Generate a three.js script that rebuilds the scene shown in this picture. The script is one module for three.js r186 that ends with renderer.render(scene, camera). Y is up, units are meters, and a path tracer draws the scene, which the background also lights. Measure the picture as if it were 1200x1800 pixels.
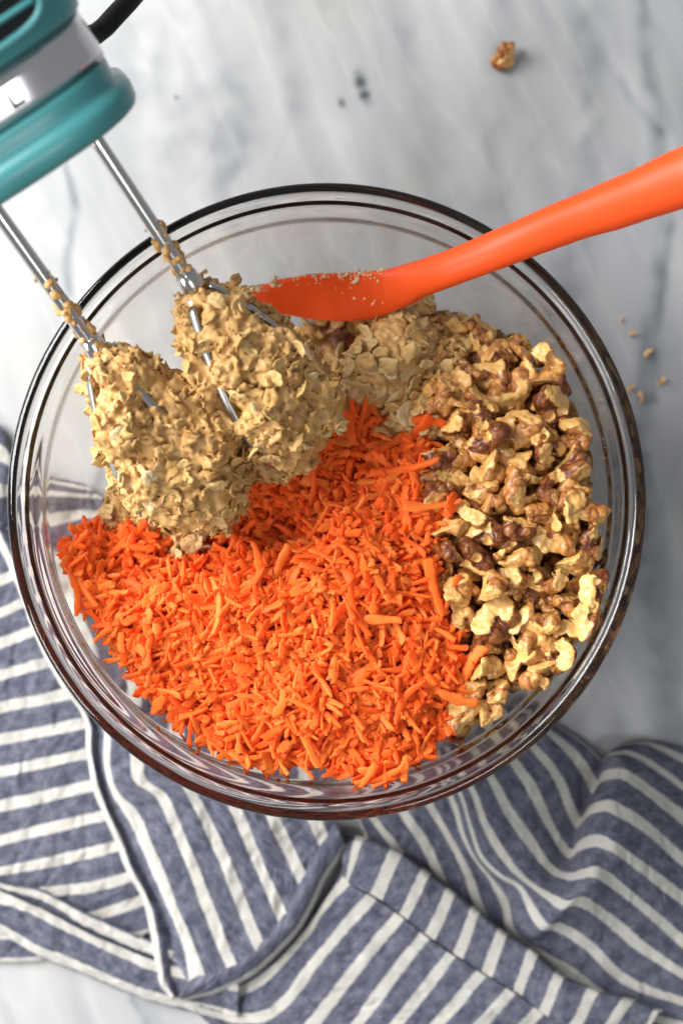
import * as THREE from 'three';
import { mergeGeometries } from 'three/addons/utils/BufferGeometryUtils.js';
import { createNoise3D } from 'simplex-noise';

// ---------------------------------------------------------------- camera, light, exposure
const scene = new THREE.Scene();
const CAM_H = 0.69, FOV = 38;
const camera = new THREE.PerspectiveCamera(FOV, 682 / 1024, 0.02, 20);
camera.position.set(0, CAM_H, 0);
camera.up.set(0, 0, -1);
camera.lookAt(0, 0, 0);
camera.focus = 0.588;
camera.userData.fStop = 4.5;
const renderer = new THREE.WebGLRenderer({ antialias: true });
renderer.setSize(682, 1024);
renderer.toneMapping = THREE.LinearToneMapping;
renderer.toneMappingExposure = 1.76;
renderer.shadowMap.enabled = true;
scene.background = new THREE.Color(0.165, 0.168, 0.176);          // the dim room all round
function areaLamp(x, y, z, w, h, color, power) {              // a soft area lamp, for the window and the added fills
  const l = new THREE.RectAreaLight(color, power, w, h);
  l.position.set(x, y, z); l.lookAt(0, 0.05, 0); scene.add(l); return l;
}
areaLamp(-0.82, 0.62, -0.38, 0.72, 0.72, new THREE.Color(1, 0.99, 0.975), 11.0);   // the window at the left
areaLamp(-0.88, 0.60, 0.52, 0.40, 0.60, new THREE.Color(1, 0.99, 0.98), 5.0);       // unseen lamp added for streaks on the shafts and light on the carrot
areaLamp(0.33, 1.35, 0.62, 0.40, 0.30, new THREE.Color(0.97, 0.985, 1), 5.0);       // fill lamp added overhead to shine in the silver band and brighten the food

// ---------------------------------------------------------------- helpers
function rng(seed) { let a = seed >>> 0; return () => { a = (a + 0x6d2b79f5) | 0; let t = Math.imul(a ^ (a >>> 15), 1 | a); t = (t + Math.imul(t ^ (t >>> 7), 61 | t)) ^ t; return ((t ^ (t >>> 14)) >>> 0) / 4294967296; }; }
const n3 = createNoise3D(rng(7));
const fbm = (x, y, z, o = 3) => { let s = 0, a = 0.5, f = 1; for (let i = 0; i < o; i++) { s += a * n3(x * f, y * f, z * f); a *= 0.5; f *= 2.03; } return s; };
const lerp = (a, b, t) => a + (b - a) * t, clamp = (x, a, b) => Math.min(b, Math.max(a, x));
const sstep = (a, b, x) => { const t = clamp((x - a) / (b - a), 0, 1); return t * t * (3 - 2 * t); };
const V = (x, y, z) => new THREE.Vector3(x, y, z);
const MPP = 2 * Math.tan((FOV / 2) * Math.PI / 180) / 1800;     // metres per photo pixel per metre of distance
const P = (px, py, h) => { const s = MPP * (CAM_H - h); return V((px - 600) * s, h, (py - 900) * s); };
const toPx = (p) => { const s = MPP * (CAM_H - p.y); return [p.x / s + 600, p.z / s + 900]; };
const taken = new Map();
function numbered(name) { const k = taken.get(name) ?? 0; taken.set(name, k + 1); return k ? name + '_' + String(k).padStart(3, '0') : name; }
function put(o, name, label, category, group) {
  o.name = numbered(name); o.userData = { label, category }; if (group) o.userData.group = group;
  scene.add(o); return o;
}
function mesh(geo, mat, name) { const m = new THREE.Mesh(geo, mat); m.name = name; m.castShadow = m.receiveShadow = true; return m; }
function part(geo, mat, name, parent) { const m = mesh(geo, mat, name); parent.add(m); return m; }
const std = (o) => new THREE.MeshPhysicalMaterial(o);
const lin = (r, g, b) => new THREE.Color().setRGB(r, g, b);
function inPoly(poly, x, y) { let c = false; for (let i = 0, j = poly.length - 1; i < poly.length; j = i++) { const [xi, yi] = poly[i], [xj, yj] = poly[j]; if ((yi > y) !== (yj > y) && x < ((xj - xi) * (y - yi)) / (yj - yi) + xi) c = !c; } return c; }
function edgeDist(poly, x, y) { let d = 1e9; for (let i = 0, j = poly.length - 1; i < poly.length; j = i++) { const [ax, ay] = poly[j], [bx, by] = poly[i], dx = bx - ax, dy = by - ay, t = clamp(((x - ax) * dx + (y - ay) * dy) / (dx * dx + dy * dy), 0, 1); d = Math.min(d, Math.hypot(x - ax - t * dx, y - ay - t * dy)); } return d; }

// surface nets: a closed smooth mesh of the zero level of f
function isoMesh(f, lo, hi, cell, colorAt) {
  const nx = Math.ceil((hi.x - lo.x) / cell) + 1, ny = Math.ceil((hi.y - lo.y) / cell) + 1, nz = Math.ceil((hi.z - lo.z) / cell) + 1;
  const F = new Float32Array(nx * ny * nz), at = (i, j, k) => i + nx * (j + ny * k);
  for (let k = 0; k < nz; k++) for (let j = 0; j < ny; j++) for (let i = 0; i < nx; i++) F[at(i, j, k)] = (i === 0 || j === 0 || k === 0 || i === nx - 1 || j === ny - 1 || k === nz - 1) ? Math.max(cell * 0.2, f(lo.x + i * cell, lo.y + j * cell, lo.z + k * cell)) : f(lo.x + i * cell, lo.y + j * cell, lo.z + k * cell);
  const id = new Int32Array(F.length).fill(-1), pos = [], idx = [], col = [];
  const E = [[0, 0, 0, 1, 0, 0], [0, 1, 0, 1, 1, 0], [0, 0, 1, 1, 0, 1], [0, 1, 1, 1, 1, 1], [0, 0, 0, 0, 1, 0], [1, 0, 0, 1, 1, 0], [0, 0, 1, 0, 1, 1], [1, 0, 1, 1, 1, 1], [0, 0, 0, 0, 0, 1], [1, 0, 0, 1, 0, 1], [0, 1, 0, 0, 1, 1], [1, 1, 0, 1, 1, 1]];
  for (let k = 0; k < nz - 1; k++) for (let j = 0; j < ny - 1; j++) for (let i = 0; i < nx - 1; i++) {
    let n = 0, sx = 0, sy = 0, sz = 0;
    for (const [a, b, c, d, e, g] of E) {
      const p = F[at(i + a, j + b, k + c)], q = F[at(i + d, j + e, k + g)];
      if ((p < 0) === (q < 0)) continue;
      const t = p / (p - q); n++; sx += a + (d - a) * t; sy += b + (e - b) * t; sz += c + (g - c) * t;
    }
    if (!n) continue;
    id[at(i, j, k)] = pos.length / 3;
    const x = lo.x + (i + sx / n) * cell, y = lo.y + (j + sy / n) * cell, z = lo.z + (k + sz / n) * cell;
    pos.push(x, y, z); if (colorAt) col.push(...colorAt(x, y, z));
  }
  const quad = (a, b, c, d, flip) => { if (a < 0 || b < 0 || c < 0 || d < 0) return; if (flip) idx.push(a, c, b, a, d, c); else idx.push(a, b, c, a, c, d); };
  for (let k = 1; k < nz - 1; k++) for (let j = 1; j < ny - 1; j++) for (let i = 1; i < nx - 1; i++) {
    const p = F[at(i, j, k)] < 0;
    if (p !== F[at(i + 1, j, k)] < 0) quad(id[at(i, j - 1, k - 1)], id[at(i, j, k - 1)], id[at(i, j, k)], id[at(i, j - 1, k)], !p);
    if (p !== F[at(i, j + 1, k)] < 0) quad(id[at(i - 1, j, k - 1)], id[at(i - 1, j, k)], id[at(i, j, k)], id[at(i, j, k - 1)], !p);
    if (p !== F[at(i, j, k + 1)] < 0) quad(id[at(i - 1, j - 1, k)], id[at(i, j - 1, k)], id[at(i, j, k)], id[at(i - 1, j, k)], !p);
  }
  const g = new THREE.BufferGeometry();
  g.setAttribute('position', new THREE.Float32BufferAttribute(pos, 3)); g.setIndex(idx);
  if (colorAt) g.setAttribute('color', new THREE.Float32BufferAttribute(col, 3));
  g.computeVertexNormals(); return g;
}
const capsule = (x, y, z, a, b, r0, r1) => { const dx = b.x - a.x, dy = b.y - a.y, dz = b.z - a.z, t = clamp(((x - a.x) * dx + (y - a.y) * dy + (z - a.z) * dz) / (dx * dx + dy * dy + dz * dz), 0, 1); return Math.hypot(x - a.x - t * dx, y - a.y - t * dy, z - a.z - t * dz) - lerp(r0, r1, t); };
const smin = (a, b, k) => { const h = Math.max(k - Math.abs(a - b), 0) / k; return Math.min(a, b) - h * h * k * 0.25; };
// a tube-like skin through rings of points (each ring an array of Vector3), with closed ends
function skin(rings, uvLen = 0.02) {
  const m = rings[0].length, pos = [], idx = [], uv = [];
  rings.forEach((r, i) => { for (let j = 0; j <= m; j++) { const p = r[j % m]; pos.push(p.x, p.y, p.z); uv.push(j / m, i * uvLen); } });
  for (let i = 0; i < rings.length - 1; i++) for (let j = 0; j < m; j++) { const a = i * (m + 1) + j, b = a + 1, c = a + m + 1, d = c + 1; idx.push(a, b, d, a, d, c); }
  for (const [ri, flip] of [[0, true], [rings.length - 1, false]]) {
    const c = V(0, 0, 0); rings[ri].forEach((p) => c.add(p)); c.divideScalar(m);
    const k = pos.length / 3; pos.push(c.x, c.y, c.z); uv.push(0.5, 0.5);
    for (let j = 0; j < m; j++) { const a = ri * (m + 1) + j; if (flip) idx.push(k, a + 1, a); else idx.push(k, a, a + 1); }
  }
  const g = new THREE.BufferGeometry();
  g.setAttribute('position', new THREE.Float32BufferAttribute(pos, 3)); g.setAttribute('uv', new THREE.Float32BufferAttribute(uv, 2));
  g.setIndex(idx); g.computeVertexNormals();
  const N = g.attributes.normal;                                   // join the normals across the seam
  for (let i = 0; i < rings.length; i++) { const a = i * (m + 1), b = a + m, n = V(N.getX(a) + N.getX(b), N.getY(a) + N.getY(b), N.getZ(a) + N.getZ(b)).normalize(); N.setXYZ(a, n.x, n.y, n.z); N.setXYZ(b, n.x, n.y, n.z); }
  return g;
}
function sweep(points, radiusAt, seg = 12, steps = 40, flat = 1, side = null) {   // tube along a smooth curve; flat < 1 squeezes it across `side`
  const c = new THREE.CatmullRomCurve3(points), rings = [];
  let ref = side ? side.clone() : V(0.3, 1, 0.2);
  for (let i = 0; i <= steps; i++) {
    const t = i / steps, p = c.getPointAt(t), tan = c.getTangentAt(t), u = ref.clone().addScaledVector(tan, -ref.dot(tan)).normalize(), w = tan.clone().cross(u), r = radiusAt(t), ring = [];
    ref = u.clone();
    for (let j = 0; j < seg; j++) { const a = (j / seg) * Math.PI * 2; ring.push(p.clone().addScaledVector(u, Math.cos(a) * r * flat).addScaledVector(w, Math.sin(a) * r)); }
    rings.push(ring);
  }
  return skin(rings);
}
function dataTexture(w, h, fn, srgb, repeat = THREE.RepeatWrapping) {
  const d = new Uint8Array(w * h * 4), out = [0, 0, 0];
  for (let y = 0; y < h; y++) for (let x = 0; x < w; x++) { fn(x, y, out); const i = (y * w + x) * 4; for (let c = 0; c < 3; c++) d[i + c] = clamp(Math.round(out[c]), 0, 255); d[i + 3] = 255; }
  const t = new THREE.DataTexture(d, w, h); t.magFilter = t.minFilter = THREE.LinearFilter; t.wrapS = t.wrapT = repeat; if (srgb) t.colorSpace = THREE.SRGBColorSpace; t.needsUpdate = true; return t;
}

// ---------------------------------------------------------------- marble countertop
{
  // veins, and one wide stroke of painted mixer shadow, given as [points in photo pixels on the table plane, half width in pixels, darkness (negative is paler)]
  const veins = [
    [[[1030, -60], [1040, 150], [1030, 330], [1000, 520]], 34, 26], [[[1120, -60], [1150, 200], [1165, 420], [1130, 650], [1120, 1000]], 16, 34],
    [[[1180, 380], [1160, 520], [1145, 700]], 9, 30], [[[1090, 150], [1150, 230]], 10, 26], [[[1050, 40], [1120, 180], [1200, 300]], 16, -9],
    [[[629, 132], [636, 158], [643, 178]], 10, 105], [[[598, 177], [600, 182], [601, 187]], 6, 95], [[[308, 170], [311, 174]], 3, 80],
    [[[860, 140], [930, 240], [1000, 320], [990, 350]], 12, -8], [[[880, -40], [870, 200], [850, 420]], 30, 16], [[[400, 150], [420, 240], [400, 330]], 34, 22], [[[250, 60], [300, 170], [330, 260]], 75, 24],  // the last, widest stroke paints the mixer shadow into the marble colour
    [[[120, 290], [128, 350], [118, 440], [120, 520]], 9, 44], [[[410, 0], [440, 30], [520, 260]], 12, -6], [[[250, 180], [270, 320], [290, 420]], 10, -6],
    [[[700, 30], [760, 300], [800, 380]], 40, 10], [[[480, 20], [520, 160], [540, 300]], 22, 12], [[[1100, 760], [1130, 1000], [1180, 1300]], 30, 24],
    [[[1060, 1100], [1090, 1260], [1080, 1330]], 20, 20], [[[230, 1760], [250, 1800], [260, 1850]], 8, 30], [[[170, 820], [150, 900]], 10, 40], [[[60, 330], [100, 500], [90, 640]], 30, 8],
  ];
  const S = MPP * CAM_H, W = 1100, H = 1540, wx = 0.40, wz = 0.56;
  const tex = dataTexture(W, H, (i, j, out) => {
    const x = (i / W - 0.5) * wx, z = (0.5 - j / H) * wz, px0 = x / S + 600, py0 = z / S + 900;
    const pxw = px0 + 10 * fbm(x * 18, 3, z * 18, 2) + 2.5 * n3(x * 90, 5, z * 90), pyw = py0 + 10 * fbm(x * 18, 9, z * 18, 2), px = pxw, py = pyw;
    const lean = (px - 0.28 * py) / 1200;                           // streaks run down and a little to the right
    let g = 184 - 21 * fbm(lean * 5, 1.5, py / 1500, 3) - 17 * Math.max(0, fbm(lean * 14, 4.5, py / 700, 3)) - 10 * fbm(px / 260, 2, py / 300, 3);
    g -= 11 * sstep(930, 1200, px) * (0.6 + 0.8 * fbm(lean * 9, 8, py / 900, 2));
    g -= 4 * Math.pow(1 - Math.abs(n3(lean * 8, 11, py / 900)), 4);
    g += 4 * Math.pow(1 - Math.abs(n3(lean * 11, 15, py / 520)), 5);
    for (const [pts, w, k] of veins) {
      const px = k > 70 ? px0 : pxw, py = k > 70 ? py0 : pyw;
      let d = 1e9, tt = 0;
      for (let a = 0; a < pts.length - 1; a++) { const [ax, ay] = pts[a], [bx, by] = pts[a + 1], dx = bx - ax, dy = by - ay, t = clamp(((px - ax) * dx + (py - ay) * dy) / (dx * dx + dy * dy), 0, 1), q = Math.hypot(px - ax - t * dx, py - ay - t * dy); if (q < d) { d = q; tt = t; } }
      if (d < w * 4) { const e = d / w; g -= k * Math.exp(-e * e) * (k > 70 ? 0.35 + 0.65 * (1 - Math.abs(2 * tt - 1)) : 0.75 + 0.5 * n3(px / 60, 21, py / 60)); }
    }
    g -= 7 * Math.pow(1 - Math.abs(n3((px + 0.55 * py) / 170, 51, (py - px) / 900)), 9) * sstep(-0.2, 0.4, fbm(px / 300, 61, py / 300, 2)); g += 8 * Math.pow(1 - Math.abs(n3((px - 0.5 * py) / 120, 55, py / 700)), 7);
    g += 1.2 * n3(x * 1400, 31, z * 1400);
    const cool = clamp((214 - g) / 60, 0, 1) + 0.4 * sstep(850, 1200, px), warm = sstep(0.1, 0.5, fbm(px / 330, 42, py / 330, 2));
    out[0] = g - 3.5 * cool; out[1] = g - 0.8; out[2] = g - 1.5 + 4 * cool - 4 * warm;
  }, true, THREE.MirroredRepeatWrapping);
  const g = new THREE.BoxGeometry(1.7, 0.03, 1.5); g.translate(0, -0.015, 0);
  const p = g.attributes.position, uv = g.attributes.uv;
  for (let i = 0; i < p.count; i++) uv.setXY(i, p.getX(i) / wx + 0.5, 0.5 - p.getZ(i) / wz);
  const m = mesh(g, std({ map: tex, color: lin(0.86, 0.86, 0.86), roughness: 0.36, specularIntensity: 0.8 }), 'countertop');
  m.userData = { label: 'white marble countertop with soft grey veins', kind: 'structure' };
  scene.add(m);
}

// ---------------------------------------------------------------- glass bowl
const BC = V(-0.0058, 0, -0.0040);                                   // bowl centre on the table
const OUTER = [[0.0, 0.0022], [0.046, 0.0022], [0.0485, 0.0004], [0.0530, 0.0004], [0.0565, 0.0022], [0.0755, 0.0112], [0.0945, 0.0300], [0.1085, 0.0565], [0.1168, 0.0790], [0.1205, 0.0895], [0.1232, 0.0955], [0.1252, 0.0984], [0.1261, 0.1004], [0.1262, 0.1020]];
const INNER = [[0.1262, 0.1020], [0.1257, 0.1036], [0.1245, 0.1047], [0.1229, 0.1050], [0.1214, 0.1046], [0.1204, 0.1034], [0.1199, 0.1016], [0.1194, 0.1000], [0.1183, 0.0986], [0.1173, 0.0968], [0.1160, 0.0925], [0.1150, 0.0898], [0.1135, 0.0876], [0.1125, 0.0850], [0.1100, 0.0775], [0.1030, 0.0570], [0.0898, 0.0325], [0.0710, 0.0142], [0.0530, 0.0072], [0.0, 0.0062]];
const wallAt = (() => { const pts = INNER.slice(6).reverse(); return (r) => { for (let i = 0; i < pts.length - 1; i++) if (r <= pts[i + 1][0]) { const t = (r - pts[i][0]) / (pts[i + 1][0] - pts[i][0]); return lerp(pts[i][1], pts[i + 1][1], t); } return 0.11; }; })();
const rOf = (x, z) => Math.hypot(x - BC.x, z - BC.z);
{
  const smooth = (a, n, tension) => new THREE.CatmullRomCurve3(a.map(([r, y]) => V(r, y, 0)), false, 'centripetal').getPoints(n).map((p) => new THREE.Vector2(Math.max(p.x, 0), p.y));
  const o = smooth(OUTER, 60), i = smooth(INNER, 66), prof = o.concat(i.slice(1));
  const full = new THREE.LatheGeometry(prof, 180), n = prof.length;
  let cut0 = 0, cut1 = n; prof.forEach((p, k) => { if (k < o.length && p.y < 0.0955) cut0 = k; if (k >= o.length && p.y > 0.0985) cut1 = k; });
  const rim = [], wall = [], ix = full.index.array;
  for (let t = 0; t < ix.length; t += 3) { const ks = [ix[t] % n, ix[t + 1] % n, ix[t + 2] % n], lo = Math.min(...ks); (lo >= cut0 && lo < cut1 ? rim : wall).push(ix[t], ix[t + 1], ix[t + 2]); }
  const sub = (list) => { const g = full.clone(); g.setIndex(list); return g; };
  const glass = std({ color: 0xffffff, transmission: 1, thickness: 0.004, ior: 1.5, roughness: 0.0, specularIntensity: 1, attenuationColor: lin(0.52, 0.475, 0.41), attenuationDistance: 0.055 });
  const bowl = new THREE.Group(); bowl.position.copy(BC);
  part(sub(wall), glass, 'wall', bowl); part(sub(rim), glass, 'rim', bowl);
  put(bowl, 'mixing_bowl', 'large clear glass mixing bowl holding dough, grated carrot and walnuts', 'bowl');
}

// ---------------------------------------------------------------- what lies in the bowl: one height field
const HP = [[120, 980, .078], [160, 1070, .080], [250, 1210, .080], [300, 1280, .080], [430, 1350, .081], [560, 1360, .081], [660, 1385, .082], [740, 1340, .080], [790, 1300, .078], [860, 1260, .079], [930, 1210, .080], [990, 1150, .080], [1040, 1060, .082], [1060, 930, .083], [1040, 790, .080], [990, 660, .075], [900, 600, .065], [820, 575, .057], [720, 540, .049], [600, 500, .030], [440, 510, .036], [330, 650, .026], [240, 790, .022], [185, 890, .045],
  [300, 1080, .085], [450, 1050, .089], [600, 1000, .091], [560, 1200, .089], [700, 1200, .086], [700, 850, .083], [600, 780, .069], [450, 900, .068], [330, 930, .058], [240, 960, .070], [690, 640, .068], [620, 600, .026], [800, 700, .075], [880, 800, .084], [930, 950, .086], [850, 1000, .084], [950, 1100, .085], [850, 1180, .080], [560, 640, .018], [460, 720, .036],
  [600, 420, .015], [300, 550, .005], [180, 720, .005], [850, 490, .020], [120, 850, .015], [980, 560, .030]].map(([x, y, h]) => P(x, y, h));
function heap(x, z) { let s = 0, w = 0; for (const p of HP) { const d = (p.x - x) ** 2 + (p.z - z) ** 2 + 1e-7, q = 1 / (d * d); s += q * p.y; w += q; } return s / w; }
const hHeap = (() => { const n = 140, L = 0.14, g = new Float32Array((n + 1) ** 2); for (let j = 0; j <= n; j++) for (let i = 0; i <= n; i++) g[j * (n + 1) + i] = heap(BC.x - L + 2 * L * i / n, BC.z - L + 2 * L * j / n);
  return (x, z) => { const fx = clamp((x - BC.x + L) / (2 * L) * n, 0, n - 1e-6), fz = clamp((z - BC.z + L) / (2 * L) * n, 0, n - 1e-6), i = Math.floor(fx), j = Math.floor(fz), u = fx - i, v = fz - j, k = j * (n + 1) + i; return lerp(lerp(g[k], g[k + 1], u), lerp(g[k + n + 1], g[k + n + 2], u), v); }; })();
const floorAt = (x, z) => wallAt(rOf(x, z)) + 0.0006;
function onHeap(px, py) { let h = 0.07, p; for (let i = 0; i < 4; i++) { p = P(px, py, h); h = Math.max(hHeap(p.x, p.z), floorAt(p.x, p.z) + 0.001); } p = P(px, py, h); return p; }
const CARROT_POLY = [[118, 968], [150, 925], [190, 915], [260, 935], [330, 925], [420, 880], [470, 850], [560, 820], [600, 740], [640, 725], [700, 745], [745, 745], [752, 800], [745, 850], [765, 900], [762, 1000], [775, 1070], [825, 1150], [805, 1220], [780, 1285], [735, 1335], [670, 1378], [610, 1360], [560, 1345], [440, 1345], [370, 1310], [305, 1275], [255, 1215], [205, 1130], [150, 1065], [120, 1000]];
const NUT_POLY = [[770, 760], [800, 690], [850, 640], [860, 605], [900, 592], [985, 640], [1010, 720], [1035, 780], [1048, 880], [1063, 940], [1050, 1010], [1045, 1080], [1000, 1130], [975, 1180], [930, 1205], [880, 1215], [870, 1260], [790, 1300], [800, 1200], [830, 1150], [790, 1070], [775, 1000], [775, 900], [755, 850]];

// dough
const doughColor = (x, y, z) => { const a = fbm(x * 260, y * 260, z * 260, 3), b = fbm(x * 90 + 9, y * 90, z * 90, 2), t = clamp(0.5 + a * 0.9 + b * 0.5, 0, 1); return [lerp(0.43, 0.68, t), lerp(0.230, 0.420, t), lerp(0.066, 0.160, t)]; };
const doughMat = std({ vertexColors: true, color: lin(0.95, 0.94, 0.97), roughness: 0.55, specularIntensity: 0.5, clearcoat: 0.10, clearcoatRoughness: 0.35 });
const flakeMats = [[.59, .355, .125], [.64, .43, .18], [.52, .295, .09], [.74, .56, .30], [.60, .385, .14]].map((c) => std({ color: lin(...c).multiplyScalar(0.90), roughness: 0.52, specularIntensity: 0.5, clearcoat: 0.08, clearcoatRoughness: 0.35 }));
function flakeGeo(seed) {
  const r = rng(seed), M = 15, R = 3, a = 0.0040 + r() * 0.0012, b = 0.0027 + r() * 0.0010, th = 0.00050 + r() * 0.0003, k1 = (r() - 0.4) * 160, k2 = (r() - 0.5) * 120, s = r() * 50, rings = [];
  const at = (q, j, top) => { const f = (j / M) * Math.PI * 2, e = 1 + 0.24 * n3(Math.cos(f) * 1.3, Math.sin(f) * 1.3, s) + (q === 1 ? 0.10 * n3(Math.cos(f) * 3, Math.sin(f) * 3, s + 9) + 0.07 * (r() - 0.5) : 0), x = Math.cos(f) * a * q * e, z = Math.sin(f) * b * q * e; let y = k1 * x * x + k2 * z * x + 0.0008 * n3(x * 330, z * 330, s + 3) + 0.00025 * n3(x * 900, z * 900, s + 5) + (top ? 1 : -1) * th * (q === 1 ? 0.62 : 1); if (top && Math.abs(z) < 0.0005) y -= 0.00025; return V(x, y, z); };
  for (let i = R; i >= 1; i--) { const g = []; for (let j = 0; j < M; j++) g.push(at(0.22 + 0.78 * (R - i) / (R - 1), j, false)); rings.push(g); }
  for (let i = 1; i <= R; i++) { const g = []; for (let j = 0; j < M; j++) g.push(at(0.22 + 0.78 * (R - i) / (R - 1), j, true)); rings.push(g); }
  return skin(rings);
}
const FLAKES = Array.from({ length: 10 }, (_, i) => flakeGeo(100 + i));
const Q = new THREE.Quaternion();
function layFlakes(geo, parent, count, named, seed, keep, spread = 0.7, scale = 1, lift = 0) {   // flakes set into the skin of a dough mesh, those that show as parts, the rest together
  const r = rng(seed), p = geo.attributes.position, nn = geo.attributes.normal, rest = [];
  let made = 0, guard = 0;
  while (made < count && guard++ < count * 60) {
    const i = Math.floor(r() * p.count), pos = V(p.getX(i), p.getY(i), p.getZ(i)), nor = V(nn.getX(i), nn.getY(i), nn.getZ(i));
    if (!keep(pos, nor)) continue;
    const n = nor.clone().add(V(r() - 0.5, r() - 0.5, r() - 0.5).multiplyScalar(spread * 2)).normalize();
    const q = new THREE.Quaternion().setFromUnitVectors(V(0, 1, 0), n).multiply(Q.clone().setFromAxisAngle(V(0, 1, 0), r() * 6.28));
    const s = (0.55 + 0.65 * r()) * scale, g = FLAKES[Math.floor(r() * FLAKES.length)], t = r(), m = flakeMats[lift > 0 && t > 0.45 ? (t > 0.9 ? 3 : 1) : t < 0.36 ? 0 : t < 0.54 ? 1 : t < 0.80 ? 2 : t < 0.84 ? 3 : 4];
    pos.addScaledVector(nor, (r() - 0.70) * 0.0014 + lift);
    if (made < named) { const o = part(g, m, numbered('oat_flake'), parent); o.position.copy(pos); o.quaternion.copy(q); o.scale.setScalar(s); }
    else rest.push(g.clone().applyMatrix4(new THREE.Matrix4().compose(pos, q, V(s, s, s))));
    made++;
  }
  if (rest.length) { const o = part(mergeGeometries(rest), flakeMats[0], 'oat_flakes', parent); o.userData.kind = 'stuff'; }
}
function rough(x, y, z) { // ragged dough skin: lumps, crumbs and torn edges
  const w = fbm(x * 70, y * 70, z * 70, 2), c = n3(x * 230, y * 230, z * 230), e = Math.abs(n3(x * 150 + 5, y * 150, z * 150)), f = n3(x * 520, y * 520, z * 520), g = Math.abs(n3(x * 300, y * 420 + 3, z * 300)), k = n3(x * 900, y * 900, z * 900);
  const cr = n3(x * 105 + 7, y * 105, z * 105) * 6;
  return 0.0034 * w - 0.0024 * Math.exp(-cr * cr) + 0.0012 * c - 0.0026 * (0.5 - e) + 0.0005 * f - 0.0010 * (0.35 - g) + 0.00030 * k;
}
// the dough that fills the bowl, up to the height field
const nutDip = (x, z) => { const [a, b] = toPx(V(x, 0.08, z)); return inPoly(NUT_POLY, a, b) ? 0.0075 * sstep(0, 45, edgeDist(NUT_POLY, a, b)) : 0; };
{
  const n = 190, L = 0.118, ids = new Map(), pos = [], idx = [], col = [], N = n + 1;
  const X = (i) => BC.x - L + 2 * L * i / n, Z = (j) => BC.z - L + 2 * L * j / n;
  const top = (x, z) => hHeap(x, z) - 0.0045 - nutDip(x, z) + 0.6 * rough(x, 0.05, z), ok = (i, j) => { const x = X(i), z = Z(j); return rOf(x, z) < 0.1165 && top(x, z) > floorAt(x, z) + 0.0003; };
  const vert = (i, j, side) => { const k = (j * N + i) * 2 + side; if (!ids.has(k)) { const x = X(i), z = Z(j), y = side ? floorAt(x, z) : top(x, z); ids.set(k, pos.length / 3); pos.push(x, y, z); col.push(...doughColor(x, y, z)); } return ids.get(k); };
  const cellOk = (i, j) => i >= 0 && j >= 0 && i < n && j < n && ok(i, j) && ok(i + 1, j) && ok(i, j + 1) && ok(i + 1, j + 1);
  for (let j = 0; j < n; j++) for (let i = 0; i < n; i++) if (cellOk(i, j)) {
    for (const s of [0, 1]) { const a = vert(i, j, s), b = vert(i + 1, j, s), c = vert(i + 1, j + 1, s), d = vert(i, j + 1, s); if (s === 0) idx.push(a, c, b, a, d, c); else idx.push(a, b, c, a, c, d); }
    for (const [di, dj, a0, b0] of [[-1, 0, [0, 0], [0, 1]], [1, 0, [1, 1], [1, 0]], [0, -1, [1, 0], [0, 0]], [0, 1, [0, 1], [1, 1]]]) if (!cellOk(i + di, j + dj)) { const a = vert(i + a0[0], j + a0[1], 0), b = vert(i + b0[0], j + b0[1], 0), c = vert(i + b0[0], j + b0[1], 1), d = vert(i + a0[0], j + a0[1], 1); idx.push(a, b, c, a, c, d); }
  }
  const g = new THREE.BufferGeometry(); g.setAttribute('position', new THREE.Float32BufferAttribute(pos, 3)); g.setAttribute('color', new THREE.Float32BufferAttribute(col, 3)); g.setIndex(idx); g.computeVertexNormals();
  const bed = mesh(g, doughMat, 'cookie_dough');
  put(bed, 'cookie_dough', 'tan oat cookie dough spread under the carrot and walnuts in the bowl', 'dough');
  const show = [[[430, 480], [600, 480], [800, 560], [850, 620], [770, 760], [600, 740], [540, 640]], [[180, 860], [300, 900], [300, 950], [190, 935]]];
  layFlakes(g, bed, 110, 110, 61, (p, nn) => { if (nn.y < 0.3) return false; const [x, y] = toPx(p); return show.some((s) => inPoly(s, x, y)); }, 0.6);
}
// separate lumps of dough lying on it
function doughLump(blobs, cell, label, flakes, seed, ragged = 1) {
  const bs = blobs.map(([x, y, h, r, sq = 1]) => ({ p: P(x, y, h), r, sq })), lo = V(9, 9, 9), hi = V(-9, -9, -9);
  for (const b of bs) { lo.min(b.p.clone().subScalar(b.r + 0.006)); hi.max(b.p.clone().addScalar(b.r + 0.006)); }
  const f = (x, y, z) => { let d = 1; for (const b of bs) d = smin(d, Math.hypot(x - b.p.x, (y - b.p.y) / b.sq, z - b.p.z) - b.r, 0.008); d = Math.max(d, floorAt(x, z) - y); return d - ragged * rough(x, y, z); };
  const g = isoMesh(f, lo, hi, cell, doughColor), o = mesh(g, doughMat, 'dough_lump');
  put(o, 'dough_lump', label, 'dough lump');
  layFlakes(g, o, flakes, flakes, seed, (p, n) => n.y > 0.1, 0.16, 1.0, 0.0005);
  return o;
}
doughLump([[690, 625, .072, .0160, 0.9], [655, 655, .069, .0125, 0.9], [725, 600, .068, .0110, 0.9], [695, 690, .069, .0110, .8], [640, 700, .062, .0080, .8]], 0.0008, 'rounded tan dough lump full of pale oat flakes, below the orange spatula head', 62, 71, 0.55);
doughLump([[770, 640, .068, .0100, 0.8], [790, 690, .072, .0100, 0.7], [750, 730, .074, .0110, .7], [710, 750, .074, .0090, .7], [800, 600, .060, .008, .8]], 0.0008, 'uneven tan dough lump between the oat lump and the walnuts', 40, 72, 0.9);
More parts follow.
